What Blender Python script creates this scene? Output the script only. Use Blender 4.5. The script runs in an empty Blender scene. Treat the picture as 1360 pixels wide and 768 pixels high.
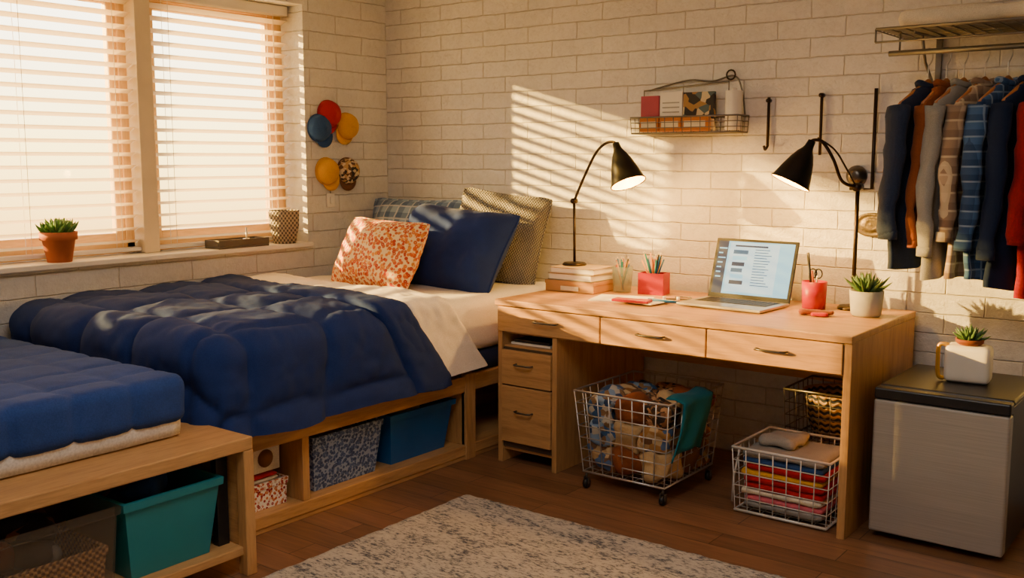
import bpy, bmesh, math, random
from mathutils import Vector, Matrix, noise, Euler
random.seed(7)
pi=math.pi
def H(h,a=1.0):
    h=h.lstrip('#'); c=[int(h[i:i+2],16)/255 for i in (0,2,4)]
    return tuple([(x/12.92 if x<=0.04045 else ((x+0.055)/1.055)**2.4) for x in c]+[a])
# ---------------------------------------------------------------- materials
class NT:
    def __init__(s,name):
        s.m=bpy.data.materials.new(name); s.m.use_nodes=True
        s.t=s.m.node_tree; s.b=s.t.nodes['Principled BSDF']; s.out=s.t.nodes['Material Output']
        s.tc=s.n('ShaderNodeTexCoord')
    def n(s,t,**k):
        nd=s.t.nodes.new(t)
        for a,b in k.items(): setattr(nd,a,b)
        return nd
    def l(s,a,b): s.t.links.new(a,b)
    def mapping(s,scale=(1,1,1),rot=(0,0,0),src='Object'):
        m=s.n('ShaderNodeMapping'); m.inputs['Scale'].default_value=scale; m.inputs['Rotation'].default_value=rot
        s.l(s.tc.outputs[src],m.inputs['Vector']); return m.outputs[0]
    def noise(s,vec,scale,detail=4,rough=.55,dist=0):
        n=s.n('ShaderNodeTexNoise'); n.inputs['Scale'].default_value=scale; n.inputs['Detail'].default_value=detail
        n.inputs['Roughness'].default_value=rough; n.inputs['Distortion'].default_value=dist
        s.l(vec,n.inputs['Vector']); return n.outputs['Fac']
    def ramp(s,fac,stops,interp='LINEAR'):
        r=s.n('ShaderNodeValToRGB'); r.color_ramp.interpolation=interp
        e=r.color_ramp.elements
        e[0].position,e[0].color=stops[0][0],stops[0][1]
        e[1].position,e[1].color=stops[-1][0],stops[-1][1]
        for p,c in stops[1:-1]:
            x=e.new(p); x.color=c
        s.l(fac,r.inputs[0]); return r.outputs[0]
    def mix(s,f,a,b,mode='MIX'):
        m=s.n('ShaderNodeMix',data_type='RGBA',blend_type=mode)
        for v,i in ((f,0),(a,6),(b,7)):
            if hasattr(v,'links') or hasattr(v,'is_linked'): s.l(v,m.inputs[i])
            else: m.inputs[i].default_value=v
        return m.outputs[2]
    def math(s,op,a,b=0.0,c=None):
        m=s.n('ShaderNodeMath',operation=op)
        for i,v in enumerate((a,b,c)):
            if v is None: continue
            if isinstance(v,(int,float)): m.inputs[i].default_value=v
            else: s.l(v,m.inputs[i])
        return m.outputs[0]
    def sep(s,v):
        x=s.n('ShaderNodeSeparateXYZ'); s.l(v,x.inputs[0]); return x.outputs
    def comb(s,x,y,z=0.0):
        c=s.n('ShaderNodeCombineXYZ')
        for i,v in enumerate((x,y,z)):
            if isinstance(v,(int,float)): c.inputs[i].default_value=v
            else: s.l(v,c.inputs[i])
        return c.outputs[0]
    def bump(s,h,strength=.3,dist=.01,normal=None):
        b=s.n('ShaderNodeBump'); b.inputs['Strength'].default_value=strength; b.inputs['Distance'].default_value=dist
        s.l(h,b.inputs['Height'])
        if normal: s.l(normal,b.inputs['Normal'])
        s.l(b.outputs[0],s.b.inputs['Normal']); return b.outputs[0]
    def base(s,c):
        if isinstance(c,tuple): s.b.inputs['Base Color'].default_value=c
        else: s.l(c,s.b.inputs['Base Color'])
    def set(s,rough=.5,metal=0,spec=.5,sheen=0):
        s.b.inputs['Roughness'].default_value=rough; s.b.inputs['Metallic'].default_value=metal
        s.b.inputs['Specular IOR Level'].default_value=spec
        if sheen: s.b.inputs['Sheen Weight'].default_value=sheen
        return s
def sc(c,k): return (min(c[0]*k,1),min(c[1]*k,1),min(c[2]*k,1),1)
def plain(name,col,rough=.5,metal=0,var=.12,vs=8,bs=0,bstr=.2,bd=.003,spec=.5,sheen=0):
    t=NT(name); c=H(col) if isinstance(col,str) else col
    f=t.noise(t.mapping(),vs,4)
    t.base(t.ramp(f,[(.3,sc(c,1-var)),(.7,sc(c,1+var))]))
    if bs: t.bump(t.noise(t.mapping(),bs,3),bstr,bd)
    t.set(rough,metal,spec,sheen); return t.m
def fabric(name,col,weave=350,var=.15,bstr=.35,bd=.002,sheen=.06):
    t=NT(name); c=H(col) if isinstance(col,str) else col
    f=t.noise(t.mapping(),9,5); f2=t.noise(t.mapping(),weave,2)
    a=t.ramp(f,[(.3,sc(c,1-var)),(.7,sc(c,1+var))])
    t.base(t.mix(.35,a,t.ramp(f2,[(.3,sc(c,.6)),(.7,sc(c,1.4))])))
    t.bump(f2,bstr,bd); t.set(.9,0,.2,sheen); return t.m
def wood(name,c1,c2,axis='x',rough=.42,fine=1.0):
    t=NT(name); k={'x':(1.2,14,14),'y':(14,1.2,14),'z':(14,14,1.2)}[axis]
    v=t.mapping(scale=k)
    f=t.noise(v,1.6*fine,6,.6,.6)
    k2=tuple(a*5 for a in k); f2=t.noise(t.mapping(scale=k2),2.2,3,.6,.2)
    a=t.ramp(f,[(.25,H(c2)),(.5,H(c1)),(.75,sc(H(c1),1.12))])
    t.base(t.mix(t.math('MULTIPLY',t.ramp(f2,[(.45,(0,0,0,1)),(.75,(1,1,1,1))]),.4),a,sc(H(c2),.75)))
    t.bump(f2,.12,.001); t.set(rough); return t.m
def brick(name,horiz,bw,rh,col,dark):
    t=NT(name); o=t.sep(t.tc.outputs['Object'])
    wob=t.math('MULTIPLY',t.math('SUBTRACT',t.noise(t.mapping(),11,4,.6),.5),.012)
    v=t.comb(t.math('ADD',o[horiz],wob),t.math('ADD',o[2],wob),0.0)
    b=t.n('ShaderNodeTexBrick'); b.offset=.5
    for k,x in (('Scale',1),('Mortar Size',.0042),('Mortar Smooth',1.0),('Bias',0),('Brick Width',bw),('Row Height',rh)): b.inputs[k].default_value=x
    b.inputs['Color1'].default_value=H(col); b.inputs['Color2'].default_value=sc(H(col),.95); b.inputs['Mortar'].default_value=H(dark)
    t.l(v,b.inputs['Vector'])
    f=t.noise(t.mapping(),3.0,5); f3=t.noise(t.mapping(),34,5,.65)
    c=t.mix(1.0,b.outputs['Color'],t.ramp(f,[(.3,(.92,.92,.92,1)),(.7,(1,1,1,1))]),'MULTIPLY')
    t.base(t.mix(1.0,c,t.ramp(f3,[(.3,(.90,.90,.90,1)),(.55,(1,1,1,1))]),'MULTIPLY'))
    h=t.math('SUBTRACT',t.math('MULTIPLY',t.noise(t.mapping(),80,5,.7),.9),b.outputs['Fac'])
    h2=t.math('ADD',h,t.math('MULTIPLY',t.noise(t.mapping(),18,4),1.5))
    t.bump(h2,.8,.007); t.set(.6,0,.35); return t.m
def plaid(name,base,l1,l2,s=28,ax=(0,2),rot=0):
    t=NT(name); o=t.sep(t.mapping(rot=(0,rot,0)))
    def st(v,fr,th,ph=0):
        return t.math('GREATER_THAN',t.math('SINE',t.math('MULTIPLY_ADD',v,fr,ph)),th)
    A=st(o[ax[0]],s*2*pi/6,.1); B=st(o[ax[1]],s*2*pi/6,.1)
    C=st(o[ax[0]],s*2*pi/6,.93,1.5); D=st(o[ax[1]],s*2*pi/6,.93,1.5)
    c=t.mix(t.math('MULTIPLY',A,.5),H(base),H(l1)); c=t.mix(t.math('MULTIPLY',B,.5),c,H(l1))
    c=t.mix(t.math('MULTIPLY',t.math('MAXIMUM',C,D),.6),c,H(l2))
    t.base(c); t.bump(t.noise(t.mapping(),300,2),.3,.002); t.set(.9,0,.2,.1); return t.m
def voro(name,cols,scale,edge=None,rough=.85,bstr=.2,e0=.46,e1=.52):
    t=NT(name); v=t.n('ShaderNodeTexVoronoi'); v.inputs['Scale'].default_value=scale
    t.l(t.mapping(),v.inputs['Vector'])
    r=t.sep(v.outputs['Color'])[0]
    st=[(i/len(cols),H(c)) for i,c in enumerate(cols)]
    c=t.ramp(r,st+[(1.0,H(cols[-1]))],'CONSTANT')
    if edge: 
        k=t.ramp(v.outputs['Distance'],[(.0,(1,1,1,1)),(.09,(1,1,1,1)),(.13,(0,0,0,1)),(e0,(0,0,0,1)),(e1,(1,1,1,1))])
        c=t.mix(k,c,H(edge))
    t.base(c); t.bump(t.noise(t.mapping(),200,2),bstr,.002); t.set(rough); return t.m
def emis(name,col,st):
    t=NT(name); t.b.inputs['Emission Color'].default_value=H(col); t.b.inputs['Emission Strength'].default_value=st
    t.base(sc(H(col),.2)); t.set(.3); return t.m
def glassy(name,col,alpha,rough=.1):
    t=NT(name); tr=t.n('ShaderNodeBsdfTransparent'); tr.inputs[0].default_value=(1,1,1,1)
    mx=t.n('ShaderNodeMixShader'); mx.inputs[0].default_value=alpha
    t.base(H(col)); t.set(rough); t.l(tr.outputs[0],mx.inputs[1]); t.l(t.b.outputs[0],mx.inputs[2]); t.l(mx.outputs[0],t.out.inputs[0]); return t.m
def slatmat(name):
    t=NT(name); t.base(H('f4e8d0')); t.set(.45)
    tr=t.n('ShaderNodeBsdfTranslucent'); tr.inputs[0].default_value=H('f6dca0')
    mx=t.n('ShaderNodeMixShader'); mx.inputs[0].default_value=.25
    t.l(t.b.outputs[0],mx.inputs[1]); t.l(tr.outputs[0],mx.inputs[2]); t.l(mx.outputs[0],t.out.inputs[0]); return t.m
def weave(name,c1,c2,s1=60,horiz=1,zs=60,bs=.8):
    t=NT(name); o=t.sep(t.tc.outputs['Object'])
    a=t.math('SINE',t.math('MULTIPLY',t.math('ADD',o[0],o[1]),s1*pi)); b=t.math('SINE',t.math('MULTIPLY',o[2],zs*pi))
    m=t.math('MULTIPLY_ADD',t.math('MULTIPLY',a,b),.5,.5)
    t.base(t.ramp(m,[(.35,H(c1)),(.6,H(c2))])); t.bump(m,bs,.006); t.set(.8); return t.m

OAK='c4955e'; OAKD='9c6f40'
oak_x=wood('oak_x',OAK,OAKD,'x'); oak_y=wood('oak_y',OAK,OAKD,'y'); oak_z=wood('oak_z',OAK,OAKD,'z')
pine_y=wood('pine_y','e0b878','c89850','y'); pine_z=wood('pine_z','e0b878','c89850','z')
dark_in=plain('shadow_gap','4a3826',.8)
black=plain('black_metal','1c1a19',.38,.6,.1)
bronze=plain('bronze_metal','3a2e26',.4,.8,.1)
bmetal=plain('pull_metal','6b6661',.3,.9,.1)
chrome=plain('chrome_wire','c9c6c0',.3,.7,.05)
whitewire=plain('white_wire','d8d6d0',.4,.3,.05)
greywire=plain('grey_wire','77736c',.4,.7,.05)
steel=NT('brushed_steel'); _f=steel.noise(steel.mapping(scale=(1,1,90)),3,3); steel.base(steel.ramp(_f,[(.3,H('aaa7a2')),(.7,H('bfbcb7'))])); steel.bump(_f,.05,.001); steel.set(.33,.55); steel=steel.m
blackp=plain('black_plastic','17171a',.35)
white=plain('white_paint','e9e4da',.5,0,.03)
sheetw=fabric('white_sheet','f4ecdd',250,.04,.15)
matw=fabric('mattress_white','dcd8d0',120,.06,.3)
navy=fabric('navy_quilt','1e3269',260,.12,.2,.001,0)
navy2=fabric('navy_pillow','192e6a',300,.12,.3)
navyq=fabric('navy_cover','2a4482',220,.15,.35,.002,0)
terra=plain('terracotta','b9653a',.75,0,.12,12,40,.2)
greyp=plain('grey_pot','a9a69d',.7,0,.08,20,60,.3)
green=plain('succulent_green','5b8a3c',.5,0,.3,30)
green2=plain('agave_green','4c6b3a',.5,0,.3,30)
soil=plain('soil','3a2a1e',.95,0,.3,60,80,.5)
redp=plain('red_plastic','a80c14',.4,0,.06)
paper=plain('paper','eee8da',.8,0,.03)
tealp=plain('teal_plastic','137a86',.45,0,.06)
bluep=plain('blue_plastic','155a9e',.45,0,.06)
brownf=fabric('brown_cloth','7a5236'); beigef=fabric('beige_cloth','c09f70'); creamf=fabric('cream_cloth','e4d8c0')
redf=fabric('red_cloth','b5201f'); tealf=fabric('teal_cloth','0e6676'); bluef=fabric('blue_cloth','2f4f86'); blackf=fabric('charcoal_cloth','2b2b30')
yelf=fabric('yellow_cloth','e2a62a'); pinkf=fabric('pink_cloth','c9606c'); rust=fabric('rust_cloth','8a4a26'); greyf=fabric('grey_cloth','93908a')
# ---------------------------------------------------------------- mesh builder
class MB:
    def __init__(s,name): s.name=name; s.v=[]; s.f=[]; s.mi=[]; s.sm=[]; s.mats=[]
    def slot(s,m):
        if m not in s.mats: s.mats.append(m)
        return s.mats.index(m)
    def add(s,vs,fs,mat,smooth=False,M=None):
        o=len(s.v); i=s.slot(mat)
        for p in vs:
            p=Vector(p); s.v.append(M@p if M else p)
        for f in fs: s.f.append([a+o for a in f]); s.mi.append(i); s.sm.append(smooth)
    def box(s,lo,hi,mat,bev=0.0,M=None,seg=2):
        lo=Vector(lo); hi=Vector(hi); c=(lo+hi)/2; d=hi-lo
        bm=bmesh.new(); bmesh.ops.create_cube(bm,size=1)
        for v in bm.verts: v.co=Vector((v.co.x*d.x,v.co.y*d.y,v.co.z*d.z))+c
        if bev>0: bmesh.ops.bevel(bm,geom=bm.edges[:],offset=min(bev,min(d)*.45),segments=seg,profile=.5,affect='EDGES')
        bm.verts.index_update()
        s.add([v.co.copy() for v in bm.verts],[[v.index for v in f.verts] for f in bm.faces],mat,False,M); bm.free()
    def tube(s,pts,r,mat,n=8,closed=False,M=None,flat=1.0,smooth=True):
        pts=[Vector(p) for p in pts]; N=len(pts)
        R=r if isinstance(r,(list,tuple)) else [r]*N
        vs=[];fs=[]; up=None
        for i,p in enumerate(pts):
            if closed: t=(pts[(i+1)%N]-pts[i-1])
            else: t=pts[min(i+1,N-1)]-pts[max(i-1,0)]
            t.normalize()
            if up is None:
                a=Vector((0,0,1)) if abs(t.z)<.9 else Vector((1,0,0)); up=(a-t*a.dot(t)).normalized()
            else:
                up=up-t*up.dot(t)
                up.normalize()
            b=t.cross(up)
            for k in range(n):
                an=2*pi*k/n; vs.append(p+up*math.cos(an)*R[i]+b*math.sin(an)*R[i]*flat)
        L=N if closed else N-1
        for i in range(L):
            for k in range(n):
                a=i*n+k; b2=i*n+(k+1)%n; c=((i+1)%N)*n+(k+1)%n; d=((i+1)%N)*n+k
                fs.append([a,b2,c,d])
        if not closed:
            fs.append(list(range(n))[::-1]); fs.append([(N-1)*n+k for k in range(n)])
        s.add(vs,fs,mat,smooth,M)
    def lathe(s,prof,mat,n=32,M=None,c=(0,0,0),smooth=True,cap=True):
        vs=[];fs=[]; c=Vector(c)
        for r,z in prof:
            for k in range(n): a=2*pi*k/n; vs.append(c+Vector((r*math.cos(a),r*math.sin(a),z)))
        for i in range(len(prof)-1):
            for k in range(n): fs.append([i*n+k,i*n+(k+1)%n,(i+1)*n+(k+1)%n,(i+1)*n+k])
        if cap:
            fs.append(list(range(n))[::-1]); fs.append([(len(prof)-1)*n+k for k in range(n)])
        s.add(vs,fs,mat,smooth,M)
    def soft(s,lo,hi,r,mat,res=.03,disp=None,nobot=False,M=None,nofar=False):
        lo=Vector(lo);hi=Vector(hi);d=hi-lo
        N=[max(2,int(round(d[i]/res))) for i in range(3)]
        idx={};vs=[]
        r=min(r,min(d)*.5)
        ilo=lo+Vector((r,)*3); ihi=hi-Vector((r,)*3)
        def V(i,j,k):
            key=(i,j,k)
            if key in idx: return idx[key]
            p=Vector((lo.x+d.x*i/N[0],lo.y+d.y*j/N[1],lo.z+d.z*k/N[2]))
            q=Vector([min(max(p[a],ilo[a]),ihi[a]) for a in range(3)])
            if nobot and p.z<lo.z+r: q.z=p.z
            e=p-q; nn=e.normalized() if e.length>1e-9 else Vector((0,0,1))
            pp=q+nn*r if e.length>1e-9 else p
            if disp: pp=disp(pp,nn)
            idx[key]=len(vs); vs.append(pp); return idx[key]
        fs=[]
        X,Y,Z=N
        for i in range(X):
            for j in range(Y):
                fs.append([V(i,j,Z),V(i+1,j,Z),V(i+1,j+1,Z),V(i,j+1,Z)])
                if not nobot: fs.append([V(i,j,0),V(i,j+1,0),V(i+1,j+1,0),V(i+1,j,0)])
        for i in range(X):
            for k in range(Z):
                fs.append([V(i,0,k),V(i+1,0,k),V(i+1,0,k+1),V(i,0,k+1)])
                if not nofar: fs.append([V(i,Y,k),V(i,Y,k+1),V(i+1,Y,k+1),V(i+1,Y,k)])
        for j in range(Y):
            for k in range(Z):
                fs.append([V(0,j,k),V(0,j,k+1),V(0,j+1,k+1),V(0,j+1,k)])
                fs.append([V(X,j,k),V(X,j+1,k),V(X,j+1,k+1),V(X,j,k+1)])
        s.add(vs,fs,mat,True,M)
    def done(s,loc=(0,0,0),rot=(0,0,0),parent=None):
        me=bpy.data.meshes.new(s.name); me.from_pydata([tuple(v) for v in s.v],[],s.f)
        for m in s.mats: me.materials.append(m)
        me.polygons.foreach_set('material_index',s.mi); me.polygons.foreach_set('use_smooth',s.sm); me.update()
        o=bpy.data.objects.new(s.name,me); bpy.context.scene.collection.objects.link(o)
        o.location=loc; o.rotation_euler=rot
        if parent: o.parent=parent
        return o
def nz(p,s,o=0): return noise.noise(Vector((p[0]*s+o,p[1]*s+o*1.7,p[2]*s-o)))
def lump(amp,s,o=0):
    return lambda p,n: p+n*(amp*nz(p,s,o))
# ---------------------------------------------------------------- room
XL,YB,ZC=-4.31,4.40,2.70; XR,YF=1.3,-1.3
W0,W1,WZ0,WZ1=1.25,3.76,0.945,2.235
wb=brick('painted_brick_back',0,.31,.084,'eceae6','d6d1c8')
wl=brick('painted_brick_left',1,.40,.10,'e6e4df','cfcac0')
m=MB('wall_back'); m.box((XL-.25,YB,0),(XR+.2,YB+.2,ZC),wb); m.done()
m=MB('wall_left')
m.box((XL-.25,YF-.2,0),(XL,YB,WZ0-.025),wl); m.box((XL-.25,YF-.2,WZ1),(XL,YB,ZC),wl)
m.box((XL-.25,YF-.2,WZ0-.025),(XL,W0,WZ1),wl); m.box((XL-.25,W1,WZ0-.025),(XL,YB,WZ1),wl); m.done()
m=MB('wall_right'); m.box((XR,YF-.2,0),(XR+.2,YB,ZC),wl); m.done()
m=MB('wall_front'); m.box((XL,YF-.2,0),(XR,YF,ZC),wb); m.done()
m=MB('ceiling'); m.box((XL-.25,YF-.2,ZC),(XR+.2,YB+.2,ZC+.1),white); m.done()
t=NT('wood_floor'); v=t.mapping()
b=t.n('ShaderNodeTexBrick'); b.offset=.37
for k,x in (('Scale',1),('Mortar Size',.0018),('Mortar Smooth',.1),('Bias',0),('Brick Width',1.15),('Row Height',.125)): b.inputs[k].default_value=x
b.inputs['Color1'].default_value=H('94694a'); b.inputs['Color2'].default_value=H('7c583c'); b.inputs['Mortar'].default_value=H('3a281c')
t.l(v,b.inputs['Vector'])
g=t.noise(t.mapping(scale=(1.5,16,1)),2,6,.62,.8)
t.base(t.mix(1,b.outputs['Color'],t.ramp(g,[(.3,(.6,.6,.6,1)),(.7,(1.15,1.12,1.1,1))]),'MULTIPLY'))
t.bump(t.math('SUBTRACT',t.math('MULTIPLY',g,.15),b.outputs['Fac']),.3,.002); t.set(.38)
m=MB('floor'); m.box((XL-.25,YF-.2,-.1),(XR+.2,YB+.2,0),t.m); m.done()
# window
m=MB('window_1')
fx0,fx1=-4.55,-4.49
creamw=plain('cream_frame','e6d4b0',.5,0,.05)
for (a,b2) in ((W0,W0+.06),(W1-.06,W1),(2.76,2.92)): m.box((fx0,a,WZ0),(fx1,b2,WZ1),pine_z,.004)
for (a,b2) in ((WZ0,WZ0+.06),(WZ1-.06,WZ1)): m.box((fx0,W0+.06,a),(fx1,W1-.06,b2),pine_y,.004)
for (a,b2) in ((W0+.06,2.76),(2.92,W1-.06)):
    m.box((fx0+.01,a,WZ0+.06),(fx1-.01,a+.045,WZ1-.06),pine_z,.003); m.box((fx0+.01,b2-.045,WZ0+.06),(fx1-.01,b2,WZ1-.06),pine_z,.003)
    m.box((fx0+.01,a+.045,WZ0+.06),(fx1-.01,b2-.045,WZ0+.1),pine_y,.003); m.box((fx0+.01,a+.045,WZ1-.1),(fx1-.01,b2-.045,WZ1-.06),pine_y,.003)
    m.box((-4.522,a+.045,WZ0+.1),(-4.518,b2-.045,WZ1-.1),glassy('window_glass_%d'%int(a*10),'ffffff',.06,.02))
m.box((fx1,2.80,WZ0),(-4.40,2.885,WZ1),creamw,.004)
m.done()
m=MB('trim_1'); m.box((-4.56,W0,WZ0-.025),(-4.262,W1,WZ0),white,.005); m.done()
slm=slatmat('blind_slat')
def blind(y0,y1):
    m=MB('window_blind'); xc=-4.446
    m.box((xc-.03,y0,WZ1-.055),(xc+.03,y1,WZ1-.003),white,.005)
    z=WZ0+.06; tilt=math.radians(19); p=.060; w=.027
    while z<WZ1-.07:
        vs=[];K=4
        for yy in (y0,y1):
            for k in range(K+1):
                u=-1+2*k/K; lx=u*w; lz=.003*(1-u*u)
                vs.append((xc+lx*math.cos(tilt)-lz*math.sin(tilt),yy,z+lx*math.sin(tilt)+lz*math.cos(tilt)))
        m.add(vs,[[k,k+1,K+2+k,K+1+k] for k in range(K)],slm,True)
        z+=p
    m.box((xc-.026,y0,WZ0+.012),(xc+.026,y1,WZ0+.03),white,.004)
    n=max(2,int((y1-y0)/.45)+1)
    for i in range(n):
        yy=y0+.1+(y1-y0-.2)*i/(n-1)
        for dx in (-.027,.027): m.tube([(xc+dx,yy,WZ0+.03),(xc+dx,yy,WZ1-.05)],.0014,white,5)
    return m.done()
blind(W0+.01,2.795); blind(2.895,W1-.012)
# ---------------------------------------------------------------- bed 1
def bedframe(name,x0,x1,y0,y1,ztop,divs,slab,post=.035,zsh=.07):
    m=MB(name)
    m.box((x0,y0,ztop-slab),(x1,y1,ztop),oak_y,.004)
    m.box((x0,y0,zsh-.05),(x1,y1,zsh),oak_y,.004)
    for d in divs: m.box((x0,d,zsh),(x1-.004,d+post,ztop-slab),oak_z,.003)
    m.box((x1-.48,y0+.04,zsh),(x1-.46,y1-.04,ztop-slab),oak_y)
    return m
m=bedframe('storage_bed',-4.27,-2.95,2.12,4.36,.40,(2.12,2.52,3.50,4.32),.075)
m.box((-2.985,2.125,0),(-2.955,4.355,.055),oak_y,.003)
for y in (2.12,4.30): m.box((-4.25,y+.01,0),(-2.96,y+.05,.03),oak_y)
m.box((-2.975,3.50,.0),(-2.945,3.57,.41),oak_z,.003)
bed1=m.done()
m=MB('mattress')
m.soft((-4.25,2.14,.401),(-2.965,4.34,.50),.02,fabric('boxspring_navy','1c2747'),.06)
m.soft((-4.25,2.14,.50),(-2.95,4.34,.76),.06,sheetw,.035,lump(.008,6)); m.done(parent=bed1)
def groove(x,per,w=.16):
    d=abs(((x/per)%1.0)-.5)*2   # 1 at seam
    d=1-d                        # 0 at seam
    return 1-math.exp(-d/w)
def duvdisp(top,ymax,ymin,xr,amp=.034,hang=.012,quilt=True):
    def f(p,n):
        drop=max(0,top-p.z)
        A=p.x+drop*abs(n.x); B=p.y-drop*(1 if n.y<-.5 else 0)
        if quilt:
            wa=.035*nz((A,B,0),3.5,2); wb_=.035*nz((A,B,0),3.5,9)
            q=(groove(A+.1+wa,.36,.20)*groove(B+.05+wb_,.38,.20))**.8
        else: q=.6
        p=p+n*(amp*q+.012*nz(p,3.2)+.011*abs(nz(p,7,3))+.008*abs(nz((p.x+p.y*.5,p.y,p.z),15,8))+.003*nz(p,30,5)-.006)
        if n.x>.3: p.x+=hang*(drop/.38)*math.sin(p.y*9+1.5*nz(p,2.0))+.04*drop
        if n.y<-.3: p.y-=hang*.8*(drop/.38)*math.sin(p.x*9)
        fr=max(0,(p.y-ymax+.6)/.6); fr=fr*fr*(3-2*min(fr,1)) if fr<1 else 1
        xs=max(0,min(1,(p.x+4.0)/1.0))
        p.y+=fr*(-.10*xs+.27*min(1,drop/.36)*xs+.02*math.sin(p.x*7))
        if drop>.3: p.z+=.006*math.sin(p.y*7)+.006*nz(p,5)
        p.x=max(p.x,-4.295)
        return p
    return f
m=MB('duvet')
m.soft((-4.27,2.05,.405),(-2.91,3.19,.785),.10,navy,.014,duvdisp(.785,3.19,2.05,-2.91),nobot=True)
m.soft((-4.27,2.96,.41),(-2.895,3.20,.810),.06,navy,.014,duvdisp(.810,3.20,2.96,-2.895,.018,.014,False),nobot=True)
m.done()
m=MB('folded_sheet')
m.soft((-4.26,3.10,.445),(-2.900,3.47,.802),.05,sheetw,.016,duvdisp(.802,3.47,3.10,-2.900,.003,.010,False),nobot=True); m.done()
def pillow(name,W,Hh,T,mat,loc,rot,seed=0,trim=None,lum=1.0):
    m=MB(name); n=34; vs=[];fs=[]
    for side in (1,-1):
        for j in range(n+1):
            for i in range(n+1):
                u=-1+2*i/n; v=-1+2*j/n
                x=u*W/2*(1-.05*(1-v*v)+.0); z=v*Hh/2*(1-.06*(1-u*u))
                # round corners
                cr=max(0,abs(u)-.8)*max(0,abs(v)-.8)/.04; x*=1-.03*cr; z*=1-.045*cr
                th=T/2*max(0,(1-abs(u)**3.2))**.62*max(0,(1-abs(v)**3.2))**.62
                p=Vector((x,side*th,z))
                k=(1-u*u)*(1-v*v)
                wr=.022*nz((x,0,z),7,seed+side)+.010*abs(nz((x+z*.6,0,z-x*.4),14,seed))+.004*nz(p,30,seed)
                p.y+=side*lum*wr*min(1,k*4)
                vs.append(p)
        o=(n+1)*(n+1)*(0 if side==1 else 1)
        for j in range(n):
            for i in range(n):
                q=[o+j*(n+1)+i,o+j*(n+1)+i+1,o+(j+1)*(n+1)+i+1,o+(j+1)*(n+1)+i]
                fs.append(q[::-1] if side==1 else q)
    m.add(vs,fs,mat,True)
    edge=[]
    for (ua,va,ub,vb) in ((-1,-1,1,-1),(1,-1,1,1),(1,1,-1,1),(-1,1,-1,-1)):
        for k in range(20):
            tt=k/20; u=ua+(ub-ua)*tt; v=va+(vb-va)*tt
            cr=max(0,abs(u)-.8)*max(0,abs(v)-.8)/.04
            edge.append((u*W/2*(1-.05*(1-v*v))*(1-.03*cr),0,v*Hh/2*(1-.06*(1-u*u))*(1-.045*cr)))
    m.tube(edge,.0055,trim or mat,6,closed=True)
    return m.done(loc,rot)
r=math.radians
knit=weave('grey_knit','5c5853','98948d',110,1,110,1.0)
pillow('knit_pillow',.60,.50,.20,knit,(-3.30,4.19,.985),(r(-14),r(5),0),1)
pillow('plaid_pillow',.68,.44,.18,plaid('blue_plaid','8fa6c0','24406e','d0d4d8',75),(-3.92,4.20,.965),(r(-16),0,r(3)),2)
pillow('navy_pillow',.76,.47,.27,navy2,(-3.37,3.89,.945),(r(-30),r(3),r(-6)),3,lum=1.3)
pillow('patterned_pillow',.62,.38,.20,voro('floral_orange',['d0581f','dc8a28','b8381f','d47428','c4602c'],56,'ecd09a',e0=.50,e1=.60),(-3.60,3.60,.925),(r(-26),r(1),r(-8)),4)
# ---------------------------------------------------------------- bins
def bin_(m,x0,x1,y0,y1,z0,z1,mat,taper=.02,th=.006,lip=.01):
    def ring(o,z,t): return [(x0+t-o,y0+t-o,z),(x1-t+o,y0+t-o,z),(x1-t+o,y1-t+o,z),(x0+t-o,y1-t+o,z)]
    R=[ring(0,z0,taper),ring(0,z1-.025,.002),ring(lip,z1-.025,.002),ring(lip,z1,.0),ring(-th,z1,.0),ring(-th,z0+th,taper)]
    vs=[p for q in R for p in q]; fs=[[3,2,1,0]]
    for i in range(len(R)-1):
        for k in range(4): fs.append([i*4+k,i*4+(k+1)%4,(i+1)*4+(k+1)%4,(i+1)*4+k])
    fs.append([20,21,22,23]); m.add(vs,fs,mat)
def heap(m,x0,x1,y0,y1,z0,z1,mats,n=6,seed=0,sz=.12):
    rd=random.Random(seed)
    for i in range(n):
        w=sz*rd.uniform(.7,1.1);d=sz*rd.uniform(.7,1.1);h=min((z1-z0)*.5,sz*rd.uniform(.35,.6))
        cx=rd.uniform(x0+w*.75,x1-w*.75) if x1-x0>w*1.6 else (x0+x1)/2; cy=rd.uniform(y0+d*.75,y1-d*.75) if y1-y0>d*1.6 else (y0+y1)/2
        cz=rd.uniform(z0+h*.6,z1-h*.6)
        M=Matrix.Translation((cx,cy,cz))@Euler((rd.uniform(-.35,.35),rd.uniform(-.35,.35),rd.uniform(0,3))).to_matrix().to_4x4()
        m.soft((-w/2,-d/2,-h/2),(w/2,d/2,h/2),h*.45,mats[i%len(mats)],.02,lump(.025,12,seed+i),M=M)
speck=voro('speckled_bin',['33466e','3f5480','4a608c','36496f'],75,'8a9bb8',e0=.52,e1=.62)
m=MB('patterned_fabric_bin'); bin_(m,-3.38,-2.985,2.60,2.99,.071,.30,speck,.025,.01,.004)
heap(m,-3.36,-3.0,2.62,2.97,.12,.325,[brownf,voro('brown_mix',['7a4a2c','d8b98a','2c2a2a','b06a3a'],50)],14,3,.14); m.done()
m=MB('blue_storage_bin'); bin_(m,-3.38,-2.985,3.04,3.45,.071,.30,bluep,.03,.006,.012); heap(m,-3.35,-3.03,3.08,3.42,.14,.31,[greyf,blackf],8,5,.15); m.done()
redpat=voro('red_print',['b02020','d8b89c','981a16','c8703a'],85,'efe6d6',e0=.48,e1=.55)
m=MB('printed_storage_box'); bin_(m,-3.32,-3.0,2.20,2.48,.071,.175,redpat,.004,.008,.003)
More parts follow.
